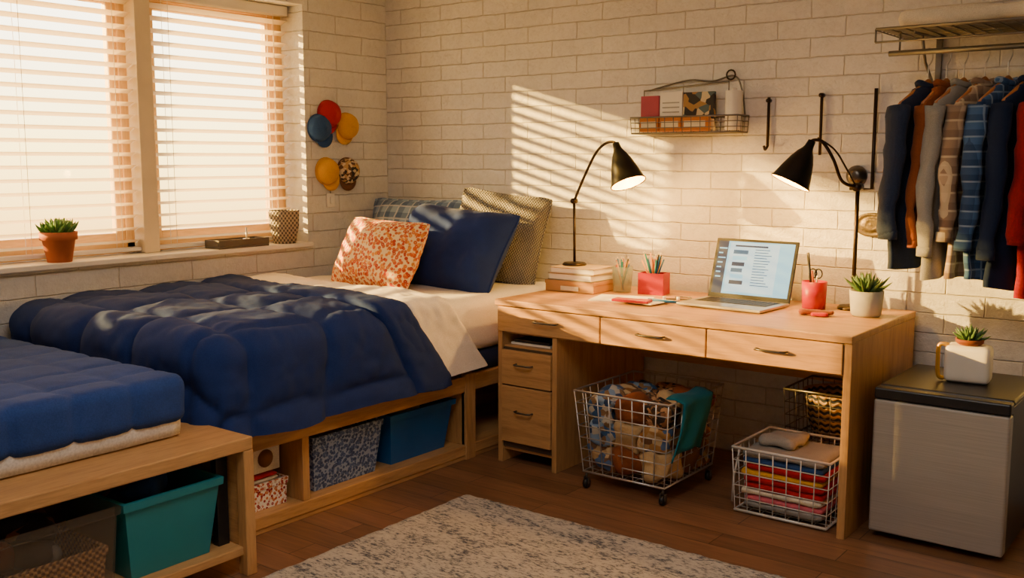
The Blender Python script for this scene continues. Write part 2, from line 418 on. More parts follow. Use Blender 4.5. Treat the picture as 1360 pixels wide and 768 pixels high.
for i in range(6):
    m.soft((-3.29,2.22,.1+i*.017),(-3.02+.004*(i%2),2.46-.006*(i%3),.116+i*.017),.007,[creamf,redf,beigef,rust][i%4],.025,lump(.003,15,i))
m.done()
m=MB('magazine_box'); m.box((-3.32,2.19,.206),(-3.03,2.33,.318),paper,.003); m.box((-3.32,2.335,.206),(-3.03,2.47,.318),creamf,.003)
m.lathe([(.001,0),(.035,0),(.035,.004),(.001,.004)],brownf,20,Matrix.Translation((-3.03,2.40,.26))@Matrix.Rotation(pi/2,4,'Y')); m.done()
# ---------------------------------------------------------------- bed 2 (foreground)
m=MB('storage_bed')
BX=-2.68
m.box((-4.2,.05,.435),(BX,2.075,.48),oak_y,.005)
m.box((-4.2,.05,.07),(BX-.02,2.04,.10),oak_y,.004)
for y in (.05,1.09,2.035):
    m.box((BX-.045,y,0),(BX,y+.04,.435),oak_z,.003); m.box((-4.2,y,0),(-4.155,y+.04,.435),oak_z,.003)
m.box((BX-.55,2.04,.10),(BX-.045,2.07,.435),oak_x,.002)
m.box((BX-.115,1.985,.10),(BX-.085,2.03,.435),blackp,.002)
m.box((BX-.7,.1,.10),(BX-.68,2.03,.435),oak_y); bed2=m.done()
def qd(p,n):
    q=groove(p.x+.01*nz(p,6),.20,.14)*groove(p.y+.05+.01*nz(p,6,4),.20,.14)
    return p+n*(.012*q+.003*nz(p,5)+.004*abs(nz(p,18)))
m=MB('mattress')
m.soft((-4.12,.10,.481),(-2.865,1.935,.60),.02,matw,.04,lump(.002,8)); m.done(parent=bed2)
m=MB('quilted_cover')
m.soft((-4.13,.08,.545),(-2.856,1.941,.682),.026,navyq,.015,qd); m.done()
m=MB('teal_storage_bin'); bin_(m,-3.12,-2.72,1.62,1.965,.101,.36,tealp,.03,.006,.01); heap(m,-3.09,-2.76,1.66,1.93,.22,.395,[blackf,brownf,bluef,rust],10,9,.15); m.done()
wick=weave('wicker','7c5030','c8945c',90,1,90)
m=MB('clear_storage_box'); bin_(m,-3.16,-2.725,1.14,1.60,.101,.36,glassy('smoky_plastic','7a6a58',.22,.2),.015,.005,.008)
bin_(m,-3.13,-2.745,1.17,1.57,.11,.24,wick,.01,.01,.004)
heap(m,-3.1,-2.78,1.2,1.55,.18,.34,[blackf,brownf,greyf,rust,blackf],16,12,.15); m.done()
# ---------------------------------------------------------------- desk
DX0,DX1,DY0,DY1,DZ=-2.835,-1.19,3.577,4.365,.766
m=MB('oak_desk')
m.box((DX0,DY0,DZ-.028),(DX1,DY1,DZ),oak_x,.004)
m.box((DX1-.032,DY0+.008,0),(DX1-.002,DY1-.005,DZ-.028),oak_z,.002)
m.box((DX0+.01,DY0+.012,0),(DX0+.035,DY1-.005,DZ-.028),oak_z,.002)
m.box((DX0+.035,DY0+.03,.610),(DX1-.032,DY1-.01,.618),oak_x)
m.box((DX0+.035,DY1-.03,.42),(DX1-.032,DY1-.015,DZ-.03),oak_x)
m.box((-2.52,DY0+.012,0),(-2.495,DY1-.005,.618),oak_z,.002)
m.box((DX0+.035,DY0+.03,.545),(-2.52,DY1-.03,.555),oak_x)
m.box((DX0+.035,DY0+.03,.06),(-2.52,DY1-.03,.075),oak_x)
m.box((DX0+.035,DY0+.02,.075),(-2.52,DY0+.035,.545),dark_in)
m.box((DX0+.035,DY0+.02,.619),(DX1-.034,DY0+.035,.737),dark_in)
def pull(cx,z,w=.10):
    m.tube([(cx-w/2,DY0,z),(cx-w/2,DY0-.018,z),(cx-w*.3,DY0-.024,z),(cx+w*.3,DY0-.024,z),(cx+w/2,DY0-.018,z),(cx+w/2,DY0,z)],.0045,bmetal,8)
for a,b2 in ((-2.82,-2.268),(-2.262,-1.772),(-1.766,-1.225)):
    m.box((a,DY0+.002,.620),(b2,DY0+.022,.734),oak_x,.003); pull((a+b2)/2,.682,.12)
for a,b2 in ((.375,.535),(.105,.368)):
    m.box((DX0+.038,DY0+.002,a),(-2.523,DY0+.022,b2),oak_x,.003); pull(-2.665,(a+b2)/2+.02,.09)
m.done()
m=MB('paper_stack'); m.box((-2.78,3.63,.556),(-2.56,3.9,.565),paper); m.box((-2.77,3.64,.565),(-2.57,3.88,.578),blackp,.002); m.done()
# books + lamp
def book(m,x0,x1,y0,y1,z0,z1,cov,M=None):
    m.box((x0,y0,z0),(x1,y1,z0+.004),cov,.001,M); m.box((x0,y0,z1-.004),(x1,y1,z1),cov,.001,M)
    m.box((x0,y1-.004,z0),(x1,y1,z1),cov,.001,M)
    m.box((x0+.004,y0+.005,z0+.004),(x1-.004,y1-.004,z1-.004),paper,0,M)
m=MB('book_stack')
kraft=plain('kraft','b4854e',.7)
M=Matrix.Translation((-2.69,4.07,DZ+.001))@Matrix.Rotation(.03,4,'Z')
m.box((-.14,-.10,0),(.135,.10,.052),kraft,.003,M); m.box((-.142,-.102,.036),(.137,.102,.0535),kraft,.002,M); m.box((-.05,-.1035,.008),(.05,-.1,.028),creamf,0,M)
for i,(h0,h1,c,dx,an) in enumerate(((.0545,.088,plain('olive_cover','8f8468',.7),.01,-.05),(.0885,.118,plain('tan_cover','c7b08a',.7),.02,.06))):
    M=Matrix.Translation((-2.69,4.07,DZ+.001))@Matrix.Rotation(an,4,'Z')
    book(m,-.135+dx,.135-dx*.3,-.10,.10,h0,h1,c,M)
m.done()
def shade(m,top,mouth,L,R,mat,inner):
    d=(Vector(mouth)-Vector(top)).normalized(); M=Matrix.Translation(top)@d.to_track_quat('Z','Y').to_matrix().to_4x4()
    pr=[(.010,-.03),(.016,-.028),(.019,0),(.024,.012),(R*.42,L*.18),(R*.60,L*.38),(R*.78,L*.65),(R*.94,L*.92),(R,L)]
    m.lathe(pr,mat,36,M,cap=False); m.lathe([(a*.965,z) for a,z in pr[3:]][::-1],inner,36,M,cap=False)
    m.lathe([(R,L),(R*1.02,L-.003),(R*1.02,L+.003),(R*.965,L+.001)],mat,36,M,cap=False)
    m.lathe([(.003,L*.40),(.016,L*.45),(.028,L*.62),(.028,L*.74),(.018,L*.88),(.002,L*.92)],bulb,16,M)
    return Vector(top)+d*(L*1.08)
bulb=emis('bulb_glow','ffb85c',12); shin=plain('shade_inside','d8a860',.4)
def arc(pts,n=8):
    P=[Vector(p) for p in pts]; out=[]
    for i in range(len(P)-1):
        a=P[max(i-1,0)];b=P[i];c=P[i+1];d=P[min(i+2,len(P)-1)]
        for k in range(n):
            t=k/n; out.append(.5*((2*b)+(c-a)*t+(2*a-5*b+4*c-d)*t*t+(3*b-a-3*c+d)*t**3))
    out.append(P[-1]); return out
def lamplight(name,loc,e):
    l=bpy.data.lights.new(name,'POINT'); l.energy=e; l.color=(1,.50,.09); l.shadow_soft_size=.03
    o=bpy.data.objects.new(name,l); bpy.context.scene.collection.objects.link(o); o.location=loc; return o
m=MB('desk_lamp'); bz=DZ+.001+.118
m.lathe([(.001,bz),(.058,bz),(.06,bz+.006),(.052,bz+.014),(.014,bz+.018),(.001,bz+.018)],bronze,32,c=(-2.74,4.09,0))
m.tube([(-2.74,4.09,bz+.01),(-2.745,4.09,1.20)],.0065,bronze,10)
m.tube([(-2.745,4.075,1.20),(-2.745,4.105,1.20)],.013,bronze,12)
m.tube(arc([(-2.745,4.09,1.20),(-2.68,4.08,1.32),(-2.61,4.07,1.43),(-2.55,4.06,1.475),(-2.50,4.055,1.48),(-2.478,4.05,1.455)]),.0065,bronze,10)
lp=shade(m,(-2.478,4.05,1.45),(-2.40,4.03,1.28),.175,.083,black,shin); o=m.done()
l=lamplight('desk_lamp_light',lp,20); l.parent=o
m=MB('desk_lamp')
m.lathe([(.001,DZ),(.062,DZ),(.064,DZ+.008),(.055,DZ+.016),(.014,DZ+.02),(.001,DZ+.02)],bronze,32,c=(-1.42,4.25,0))
m.tube([(-1.42,4.25,DZ+.01),(-1.42,4.25,1.30)],.009,bronze,10)
m.tube([(-1.42,4.225,1.285),(-1.42,4.275,1.285)],.018,bronze,12)
m.tube(arc([(-1.42,4.24,1.285),(-1.47,4.20,1.31),(-1.50,4.17,1.40),(-1.54,4.15,1.47),(-1.575,4.13,1.48),(-1.59,4.12,1.455)]),.007,bronze,10)
m.tube(arc([(-1.44,4.26,1.30),(-1.46,4.22,1.36),(-1.50,4.18,1.44),(-1.56,4.14,1.49)]),.004,bronze,8)
lp=shade(m,(-1.588,4.12,1.452),(-1.65,4.07,1.29),.165,.085,black,shin); o=m.done()
l=lamplight('desk_lamp_light',lp,20); l.parent=o
# laptop
m=MB('laptop'); alu=plain('aluminium','b9b6b0',.35,.7,.03)
LW,LD=.40,.28
m.box((-LW/2,-LD/2,.003),(LW/2,LD/2,.016),alu,.005)
m.box((-LW/2+.03,-.03,.0161),(LW/2-.03,LD/2-.03,.0168),blackp)
keym=plain('key','26262a',.5)
for rr in range(5):
    for k in range(13): m.box((-LW/2+.036+k*.0253,-.025+rr*.0265,.0168),(-LW/2+.058+k*.0253,-.003+rr*.0265,.0185),keym)
m.box((-.055,-LD/2+.015,.0161),(.055,-.045,.0166),plain('trackpad','a5a29c',.3,.5))
M=Matrix.Translation((0,LD/2-.004,.014))@Matrix.Rotation(r(-17),4,'X')
m.box((-LW/2,0,0),(LW/2,.007,.275),blackp,.003,M)
m.box((-LW/2+.002,-.002,.002),(LW/2-.002,0,.273),blackp,.001,M)
scr=emis('screen','8ccbe8',1.4); side=emis('screen_side','1c3a60',.8); wh=emis('screen_white','b4def2',1.3); tx=emis('screen_text','2f6a9a',.8)
def sq(x0,x1,z0,z1,mt,d=.0026): m.box((x0,-d,z0),(x1,-.002,z1),mt,0,M)
sq(-.185,.185,.02,.262,scr,.0024)
sq(-.185,-.135,.02,.262,side,.0027); sq(-.125,.115,.03,.256,wh,.0026)
for i in range(14):
    z=.226-i*.0125
    sq(.0,.0+.06+.035*random.random(),z,z+.0035,tx,.003)
sq(-.10,.06,.238,.246,side,.003)
for i in range(6):
    z=.205-i*.028
    sq(-.105,-.03-.02*random.random(),z,z+.018,[tx,scr,side][i%3],.003)
for i in range(7): sq(-.178,-.178+.02+.02*random.random(),.225-i*.022,.231-i*.022,scr,.003)
m.done((-1.865,4.02,DZ),(0,0,r(-3)))
# desk small things
def pencils(m,cx,cy,z0,z1,n,rad,seed):
    rd=random.Random(seed); cols=[yelf,redp,bluep,plain('pencil_wood_%d'%seed,'d49a4a',.5),tealp,blackp,rust]
    for i in range(n):
        a=rd.uniform(0,2*pi); k=rd.uniform(.3,1)*rad; h=rd.uniform(.85,1.1)
        p0=Vector((cx-k*.3*math.cos(a),cy-k*.3*math.sin(a),z0)); p1=Vector((cx+k*1.5*math.cos(a),cy+k*1.5*math.sin(a),z0+(z1-z0)*h))
        m.tube([p0,p1],.0042,cols[i%len(cols)],6); m.tube([p1,p1+(p1-p0).normalized()*.012],[.0042,.0008],creamf,6)
m=MB('glass_pencil_cup'); gl=glassy('cup_glass','9fb0a8',.35,.08)
m.lathe([(.042,0),(.052,.125),(.049,.125),(.040,.006),(.001,.006)],gl,24,c=(-2.49,4.13,DZ)); pencils(m,-2.49,4.13,DZ+.01,DZ+.15,12,.026,3); m.done()
m=MB('pencil_holder'); 
M=Matrix.Translation((-2.34,4.17,DZ))@Matrix.Rotation(.15,4,'Z')
for s_ in ((-.064,-.045,0,.064,-.04,.102),(-.064,.04,0,.064,.045,.102),(-.064,-.04,0,-.059,.04,.102),(.059,-.04,0,.064,.04,.102),(-.059,-.04,0,.059,.04,.006)):
    m.box(s_[:3],s_[3:],redp,.001,M)
pencils(m,-2.34,4.17,DZ+.01,DZ+.18,26,.042,4); m.done()
m=MB('red_pen_cup'); m.lathe([(.048,0),(.053,.118),(.050,.118),(.045,.006),(.001,.006)],redp,28,c=(-1.56,4.17,DZ))
m.tube([(-1.565,4.17,DZ+.02),(-1.59,4.16,DZ+.24)],.006,blackp,8); m.tube([(-1.555,4.17,DZ+.02),(-1.565,4.15,DZ+.165)],.005,rust,8)
for s_ in (-1,1): m.tube([Vector((-1.56+s_*.012,4.18,DZ+.15))+Vector((.016*math.cos(a*pi/6),0,.02*math.sin(a*pi/6))) for a in range(12)],.003,blackp,6,closed=True)
m.tube([(-1.55,4.18,DZ+.02),(-1.555,4.18,DZ+.14)],.004,chrome,6); m.done()
m=MB('notebook_stack')
M=Matrix.Translation((-2.33,3.92,DZ))@Matrix.Rotation(.25,4,'Z')
m.box((-.16,-.10,.0),(.10,.10,.006),paper,.001,M); 
M=Matrix.Translation((-2.25,3.88,DZ+.0065))@Matrix.Rotation(-.1,4,'Z'); m.box((-.12,-.08,0),(.12,.09,.005),plain('paper2','f4efe2',.8),.001,M)
M=Matrix.Translation((-2.22,3.82,DZ+.012))@Matrix.Rotation(.15,4,'Z'); m.box((-.11,-.045,0),(.06,.02,.012),redp,.003,M)
m.done()
m=MB('pen'); m.tube([(-2.20,3.87,DZ+.018),(-2.03,3.93,DZ+.008)],.006,bluep,8); m.done()
m=MB('earphones'); 
m.tube(arc([(-2.20,4.02,DZ+.004),(-2.15,4.07,DZ+.004),(-2.19,4.11,DZ+.004),(-2.13,4.13,DZ+.005),(-2.10,4.08,DZ+.004),(-2.14,4.04,DZ+.005)]),.003,greywire,6)
for p in ((-2.20,4.02),(-2.14,4.04)): m.tube([(p[0],p[1],DZ+.001),(p[0],p[1],DZ+.016)],.008,white,10)
m.done()
m=MB('sunglasses_case'); m.soft((-.07,-.02,0),(.07,.02,.022),.01,rust,.012,lump(.006,25)); m.soft((-.02,-.05,0),(.05,-.015,.016),.007,redf,.012,lump(.004,25)); m.done((-1.48,3.99,DZ+.002),(0,0,.3))
# succulents
def leaves(m,c,n,L,r0,mat,e0,e1,seed=0,curve=.3):
    rd=random.Random(seed)
    for i in range(n):
        f=(i+.5)/n; a=i*2.39996; el=e1+(e0-e1)*f; Ln=L*(1-.35*f)*rd.uniform(.85,1.1)
        d=Vector((math.cos(a),math.sin(a),0)); p=Vector(c); pts=[];R=[]
        for k in range(6):
            t=k/5; e=el+curve*t
            pts.append(p.copy()); R.append(r0*(.55,.95,1.0,.85,.5,.06)[k])
            p=p+(d*math.cos(e)+Vector((0,0,1))*math.sin(e))*Ln/5
        m.tube(pts,R,mat,6,flat=.95)
m=MB('potted_succulent')
m.lathe([(.052,0),(.070,.10),(.079,.10),(.081,.135),(.073,.135),(.070,.115),(.001,.115)],terra,32)
m.lathe([(.0,.116),(.069,.118),(.0,.121)],soil,20,cap=False)
rd=random.Random(2)
for k in range(9):
    a=k*2.4; q=.048*math.sqrt(k/9); leaves(m,(q*math.cos(a),q*math.sin(a),.115+.02*rd.random()),14,.085,.0095,green,1.4,.35,k,.5)
m.done((-4.335,2.33,WZ0))
m=MB('potted_agave')
m.lathe([(.052,0),(.060,.01),(.068,.105),(.062,.105),(.058,.09),(.001,.09)],greyp,32); m.lathe([(.0,.093),(.06,.094),(.0,.096)],soil,20,cap=False)
leaves(m,(0,0,.09),44,.115,.0085,green2,1.5,.35,5,.35); m.done((-1.315,4.10,DZ))
m=MB('lattice_planter'); lat=weave('lattice','57504a','b5a890',75,1,75)
m.lathe([(.060,0),(.080,.10),(.082,.17),(.084,.18),(.076,.18),(.072,.15),(.06,.02),(.001,.02)],lat,36); m.done((-4.33,3.61,WZ0))
m=MB('sill_tray'); tg=plain('tray_grey','5b5246',.6)
m.box((-.06,-.16,0),(.06,.16,.012),tg,.003)
for b_ in ((-.06,-.16,-.052,.16),(.052,-.16,.06,.16),(-.052,-.16,.052,-.152),(-.052,.152,.052,.16)): m.box((b_[0],b_[1],.012),(b_[2],b_[3],.045),tg,.002)
m.tube([(0,.06,.012),(0,.06,.10)],.005,chrome,8); m.lathe([(.001,.012),(.025,.012),(.022,.04),(.001,.045)],chrome,16,c=(0,.06,0)); m.box((-.03,-.1,.012),(.03,0,.03),greyp,.004); m.done((-4.335,3.30,WZ0))
# ---------------------------------------------------------------- wall caps on left wall
def cap(m,y,z,col,dk,a=0,R=.075):
    M=Matrix.Translation((XL,y,z))@Matrix.Rotation(a,4,'X')@Matrix.Rotation(pi/2,4,'Y')
    m.lathe([(R,0.002),(R*.99,.02),(R*.85,.045),(R*.55,.062),(R*.12,.07),(R*.1,.074),(.001,.075)],col,28,M)
    m.lathe([(R*1.03,.001),(R*1.03,.008),(R*.98,.01)],dk,28,M)
    vs=[];n=14
    for k in range(n+1):
        t=-1+2*k/n; an=t*1.0
        y1=R*.98*math.sin(an); z1=-R*.98*math.cos(an); k2=1.0+.55*(math.cos(t*pi/2))
        for (s_,h) in ((1,.012),(k2,.022)): vs.append((h,y1*s_,z1*s_)); vs.append((h+.005,y1*s_,z1*s_))
    fs=[]
    for k in range(n):
        o=k*4;q=o+4; fs+= [[o,q,q+2,o+2],[o+1,o+3,q+3,q+1],[o+2,q+2,q+3,o+3],[o,o+1,q+1,q]]
    M2=Matrix.Translation((XL,y,z))@Matrix.Rotation(a,4,'X')
    m.add(vs,fs,dk,True,M2)
for i,(y,z,c,d,a) in enumerate(((3.85,1.575,bluef,bluef,.5),(3.925,1.655,redf,redf,-.3),(4.06,1.59,yelf,yelf,-.6),(3.90,1.335,yelf,yelf,.4),(4.06,1.335,voro('cap_pattern',['6b4a32','c7a06a','2f2b2a','e0cda6'],60),brownf,-.2))):
    m=MB('baseball_cap'); cap(m,y,z,c,d,a,.076); m.done()
m=MB('light_switch'); m.box((XL,3.9,1.13),(XL+.008,3.96,1.21),white,.003); m.box((XL+.008,3.922,1.15),(XL+.014,3.938,1.19),white,.002)
m.tube([(XL+.004,3.93,1.21),(XL+.004,3.93,1.27)],.002,greywire,6); m.done()
# ---------------------------------------------------------------- wire goods
def wirebasket(m,x0,x1,y0,y1,z0,z1,fl,mat,sp=.05,r_=.0022,rim=.0045,rows=None):
    def P(u,v,t):
        a0=x0-fl*t;a1=x1+fl*t;b0=y0-fl*t;b1=y1+fl*t
        return Vector((a0+(a1-a0)*u,b0+(b1-b0)*v,z0+(z1-z0)*t))
    nx=max(2,round((x1-x0)/sp)); ny=max(2,round((y1-y0)/sp)); nzz=rows or max(2,round((z1-z0)/sp))
    for i in range(nx+1):
        u=i/nx; m.tube([P(u,0,1),P(u,0,0),P(u,1,0),P(u,1,1)],r_,mat,5)
    for j in range(ny+1):
        v=j/ny; m.tube([P(0,v,1),P(0,v,0),P(1,v,0),P(1,v,1)],r_,mat,5)
    for k in range(nzz+1):
        t=k/nzz; q=rim if k in(0,nzz) else r_
        m.tube([P(0,0,t),P(.5,0,t),P(1,0,t),P(1,.5,t),P(1,1,t),P(.5,1,t),P(0,1,t),P(0,.5,t)],q,mat,6,closed=True)
pat=voro('patchwork',['a8783f','c8a878','6d4a30','96602f','4b5f80','b08c5c'],30)
bpat=voro('blue_patch',['3b5f8c','bdb6a6','2c456a','7f98b4','8a6a48'],40); bead=voro('beads',['2e2622','8a5a34','c09060','4c3526'],60)
m=MB('rolling_wire_basket')
wirebasket(m,-2.29,-1.90,3.50,3.93,.075,.43,.03,chrome,.052,.0026,.005,7)
for cx,cy in ((-2.28,3.51),(-1.91,3.51),(-2.28,3.92),(-1.91,3.92)):
    m.tube([(cx,cy,.075),(cx,cy,.045)],.006,greywire,8); m.tube([(cx-.008,cy,.022),(cx+.008,cy,.022)],.021,blackp,16)
    m.box((cx-.013,cy-.006,.02),(cx-.010,cy+.006,.05),greywire); m.box((cx+.010,cy-.006,.02),(cx+.013,cy+.006,.05),greywire)
m.done()
m=MB('basket_contents')
rd=random.Random(5)
for i in range(3):
    for j in range(3):
        for k in range(3):
            cx=-2.28+.065+i*.125; cy=3.515+.07+j*.135; z0=.09+k*.105
            mt=rd.choice([pat,beigef,brownf,pat,pat,rust]) 
            if i==0 and k>0: mt=[bpat,pat,bpat][j]
            if k==2 and (i>0): mt=rd.choice([bead,brownf,bead,rust,beigef])
            M=Matrix.Translation((cx,cy,z0+.055))@Euler((rd.uniform(-.25,.25),rd.uniform(-.3,.3),rd.uniform(-.3,.3))).to_matrix().to_4x4()
            m.soft((-.066,-.07,-.055),(.066,.07,.055),.022,mt,.018,lump(.035,12,i+j*3+k*9),M=M)
m.done()
m=MB('teal_cloth')  # cloth draped over basket corner
vs=[];fs=[];n=14
for a in range(n+1):
    for b2 in range(n+1):
        u=a/n; v=b2/n
        y=3.52+.26*u; drop=v*.30-.05
        if drop<0: x=-1.895+.03+drop*.9; z=.445+.006*math.sin(u*7)
        else: x=-1.835-.085*drop+.012*math.sin(u*9+v*3)*v+.004; z=.445-drop+.03*math.sin(u*3)*v
        vs.append((x,y-.03*v+.02*math.sin(v*4),z))
for a in range(n):
    for b2 in range(n): o=a*(n+1)+b2; fs.append([o,o+1,o+n+2,o+n+1])
m.add(vs,fs,tealf,True); o=m.done(); md=o.modifiers.new('Solid','SOLIDIFY'); md.thickness=.006
m=MB('wire_basket'); wirebasket(m,-1.645,-1.275,3.62,3.96,.012,.27,.012,whitewire,.05,.0022,.006,5); 
m.tube([(-1.66,3.70,.27),(-1.68,3.68,.13),(-1.685,3.68,.02)],.005,whitewire,6); m.done()
m=MB('folded_towels')
cl=[greyf,pinkf,creamf,redf,redf,yelf,redf,bluef,greyf]
for i in range(9):
    z=.022+i*.026; o_=.008*math.sin(i*2.3)
    m.soft((-1.625+o_,3.64,z),(-1.30+o_*.5,3.93,z+.027),.012,cl[i],.025,lump(.006,14,i))
m.soft((-1.60,3.72,.26),(-1.45,3.9,.30),.02,greyf,.02,lump(.02,14,3)); m.done()
m=MB('wire_stand'); wirebasket(m,-1.60,-1.27,4.01,4.31,.22,.44,.01,greywire,.05,.0022,.005,4)
for x in (-1.60,-1.27):
    for y in (4.01,4.31): m.tube([(x,y,0),(x,y,.22)],.005,greywire,6)
m.done()
m=MB('woven_basket'); wv=NT('striped_weave'); o3=wv.sep(wv.tc.outputs['Object'])
ang=wv.math('ARCTAN2',o3[1],o3[0])
zz=wv.math('SINE',wv.math('MULTIPLY_ADD',wv.math('SINE',wv.math('MULTIPLY',ang,22)),.9,wv.math('MULTIPLY',o3[2],230)))
wv.base(wv.ramp(wv.math('MULTIPLY_ADD',zz,.5,.5),[(.35,H('2a3148')),(.6,H('b89668'))])); wv.bump(zz,.6,.005); wv.set(.8)
m.lathe([(.09,0),(.13,.10),(.14,.19),(.145,.20),(.133,.20),(.125,.12),(.085,.01),(.001,.01)],wv.m,36)
m.done((-1.435,4.16,.224))
# wall rack
m=MB('hanging_wire_rack'); RX0,RX1=-2.535,-1.985
wirebasket(m,RX0,RX1,4.27,4.385,1.525,1.60,.004,greywire,.045,.002,.004,3)
m.tube([(RX0,4.388,1.56),(RX0,4.388,1.735),(RX1-.1,4.388,1.76),(RX1-.1,4.388,1.6)],.004,greywire,6)
m.tube(arc([(RX0+.03,4.388,1.735),(-2.3,4.388,1.775),(-2.17,4.388,1.765),(-2.06,4.388,1.785),(-2.02,4.388,1.72),(-2.0,4.388,1.6)]),.004,greywire,6)
m.tube([Vector((-2.075+.022*math.cos(a*pi/6),4.385,1.79+.022*math.sin(a*pi/6))) for a in range(12)],.004,bronze,6,closed=True)
m.done()
m=MB('rack_books')
bx=[(-2.52,-2.42,.17,plain('maroon','a8334f',.5)),(-2.415,-2.295,.185,paper),(-2.29,-2.13,.18,voro('photo_cover',['3a3532','a9824f','5b6b6a','d7c49a'],30)),]
for x0,x1,h,c in bx: m.box((x0,4.33,1.535),(x1,4.352,1.535+h),c,.002)
for i in range(4): m.box((-2.40,4.3285,1.60+i*.022),(-2.31,4.3298,1.606+i*.022),greyp)
oc=plain('orange_box','c77a32',.6)
for x0,x1 in ((-2.50,-2.40),(-2.39,-2.28),(-2.27,-2.14)): m.box((x0,4.285,1.532),(x1,4.322,1.60),oc,.003); m.box((x0+.01,4.283,1.55),(x1-.01,4.2848,1.58),creamf)
m.done()
m=MB('paper_roll'); m.lathe([(.012,0),(.038,0),(.039,.003),(.039,.175),(.037,.178),(.012,.178),(.012,.19),(.001,.19)],paper,28,c=(-2.03,4.33,1.535)); m.done()
# hooks
def rod(pts,w=.007): 
    m=MB('coat_hook'); m.tube(pts,w,bronze,8); return m
m=rod([(-1.885,4.385,1.68),(-1.885,4.385,1.46)]); m.tube(arc([(-1.885,4.385,1.46),(-1.885,4.36,1.445),(-1.885,4.345,1.46)]),.006,bronze,8); m.tube([(-1.885,4.4,1.665),(-1.885,4.37,1.665)],.009,bronze,10); m.done()
m=rod([(-1.64,4.385,1.69),(-1.64,4.385,1.42)]); m.tube([(-1.64,4.4,1.68),(-1.64,4.37,1.68)],.010,bronze,10); m.done()
m=rod([(-1.405,4.385,1.70),(-1.405,4.385,1.275),(-1.50,4.385,1.275)],.008)
M=Matrix.Translation((-1.475,4.399,1.33))@Matrix.Rotation(pi/2,4,'X')
m.lathe([(.001,0),(.045,0),(.045,.012),(.036,.02),(.03,.034),(.018,.04),(.001,.04)],bmetal,28,M); m.done()
m=MB('decorative_plaque'); M=Matrix.Translation((-1.40,4.399,1.12))@Matrix.Rotation(pi/2,4,'X')@Matrix.Diagonal((1.25,.85,1,1))
pm=plain('carved_metal','6e614c',.45,.6,.25,40,90,.6)
m.lathe([(.001,0),(.062,0),(.062,.01),(.056,.018),(.048,.012),(.034,.012),(.03,.02),(.02,.014),(.001,.022)],pm,32,M)
m.tube([(-1.335,4.392,1.12),(-1.30,4.392,1.08),(-1.29,4.392,.98)],.003,greywire,6); m.done()
# ---------------------------------------------------------------- fridge
m=MB('mini_fridge'); FX0,FX1=-1.135,-.675
m.box((FX0+.004,3.73,.02),(FX1-.004,4.20,.555),blackp,.006)
m.box((FX0,3.675,.028),(FX1,3.728,.528),steel,.008,seg=3)
m.box((FX0,3.675,.531),(FX1,3.728,.572),blackp,.006)
m.box((FX0,3.735,.553),(FX1,4.205,.574),blackp,.008)
for x in (FX0+.05,FX1-.05):
    for y in (3.78,4.15): m.tube([(x,y,0),(x,y,.025)],.018,blackp,12)
m.done()
m=MB('ceramic_planter'); cw=plain('white_ceramic','e8e2d6',.3,0,.03)
m.soft((-.08,-.055,0),(.08,.055,.14),.022,cw,.012)
m.tube(arc([(-.078,-.03,.01),(-.098,-.035,.02),(-.102,-.035,.08),(-.098,-.035,.135),(-.065,-.03,.138)]),.008,plain('gold','d2a03c',.35,.5),10)
m.lathe([(.03,.135),(.048,.148),(.05,.162),(.044,.162),(.04,.154),(.001,.154)],rust,24)
leaves(m,(0,0,.152),34,.085,.0075,green2,1.5,.15,8,.45); m.done((-.885,3.97,.5745),(0,0,.1))
# ---------------------------------------------------------------- clothes rail
m=MB('clothes_rail_shelf'); ZS=1.90; X0,X1=-1.30,-.05
for i in range(9): y=4.02+i*.045; m.tube([(X0,y,ZS),(X1,y,ZS)],.003 if 0<i<8 else .006,greywire,6)
for i in range(24): x=X0+i*(X1-X0)/23; m.tube([(x,4.02,ZS-.004),(x,4.385,ZS-.004)],.0025,greywire,5)
m.tube([(X0,4.02,ZS),(X0,4.02,ZS-.05)],.004,greywire,6); m.tube([(X0,4.02,ZS-.05),(X1,4.02,ZS-.05)],.004,greywire,6)
for x in (-1.16,-.1):
    m.tube([(x,4.39,ZS-.01),(x,4.04,ZS-.02)],.006,greywire,6); m.tube([(x,4.39,ZS-.24),(x,4.2,ZS-.12),(x,4.14,ZS-.02)],.006,greywire,6); m.box((x-.012,4.385,ZS-.28),(x+.012,4.4,ZS+.02),greywire,.002)
m.tube([(X0+.02,4.13,1.815),(X1,4.13,1.815)],.011,greywire,12)
for x in (-1.24,-.7,-.1): m.tube([(x,4.13,1.815),(x,4.13,ZS)],.004,greywire,6)
m.done()
m=MB('folded_linen'); m.soft((-1.24,4.06,ZS+.005),(-.2,4.34,ZS+.075),.03,creamf,.03,lump(.015,7)); m.done()
hw=wood('hanger_wood','b0703c','8a5228','y')
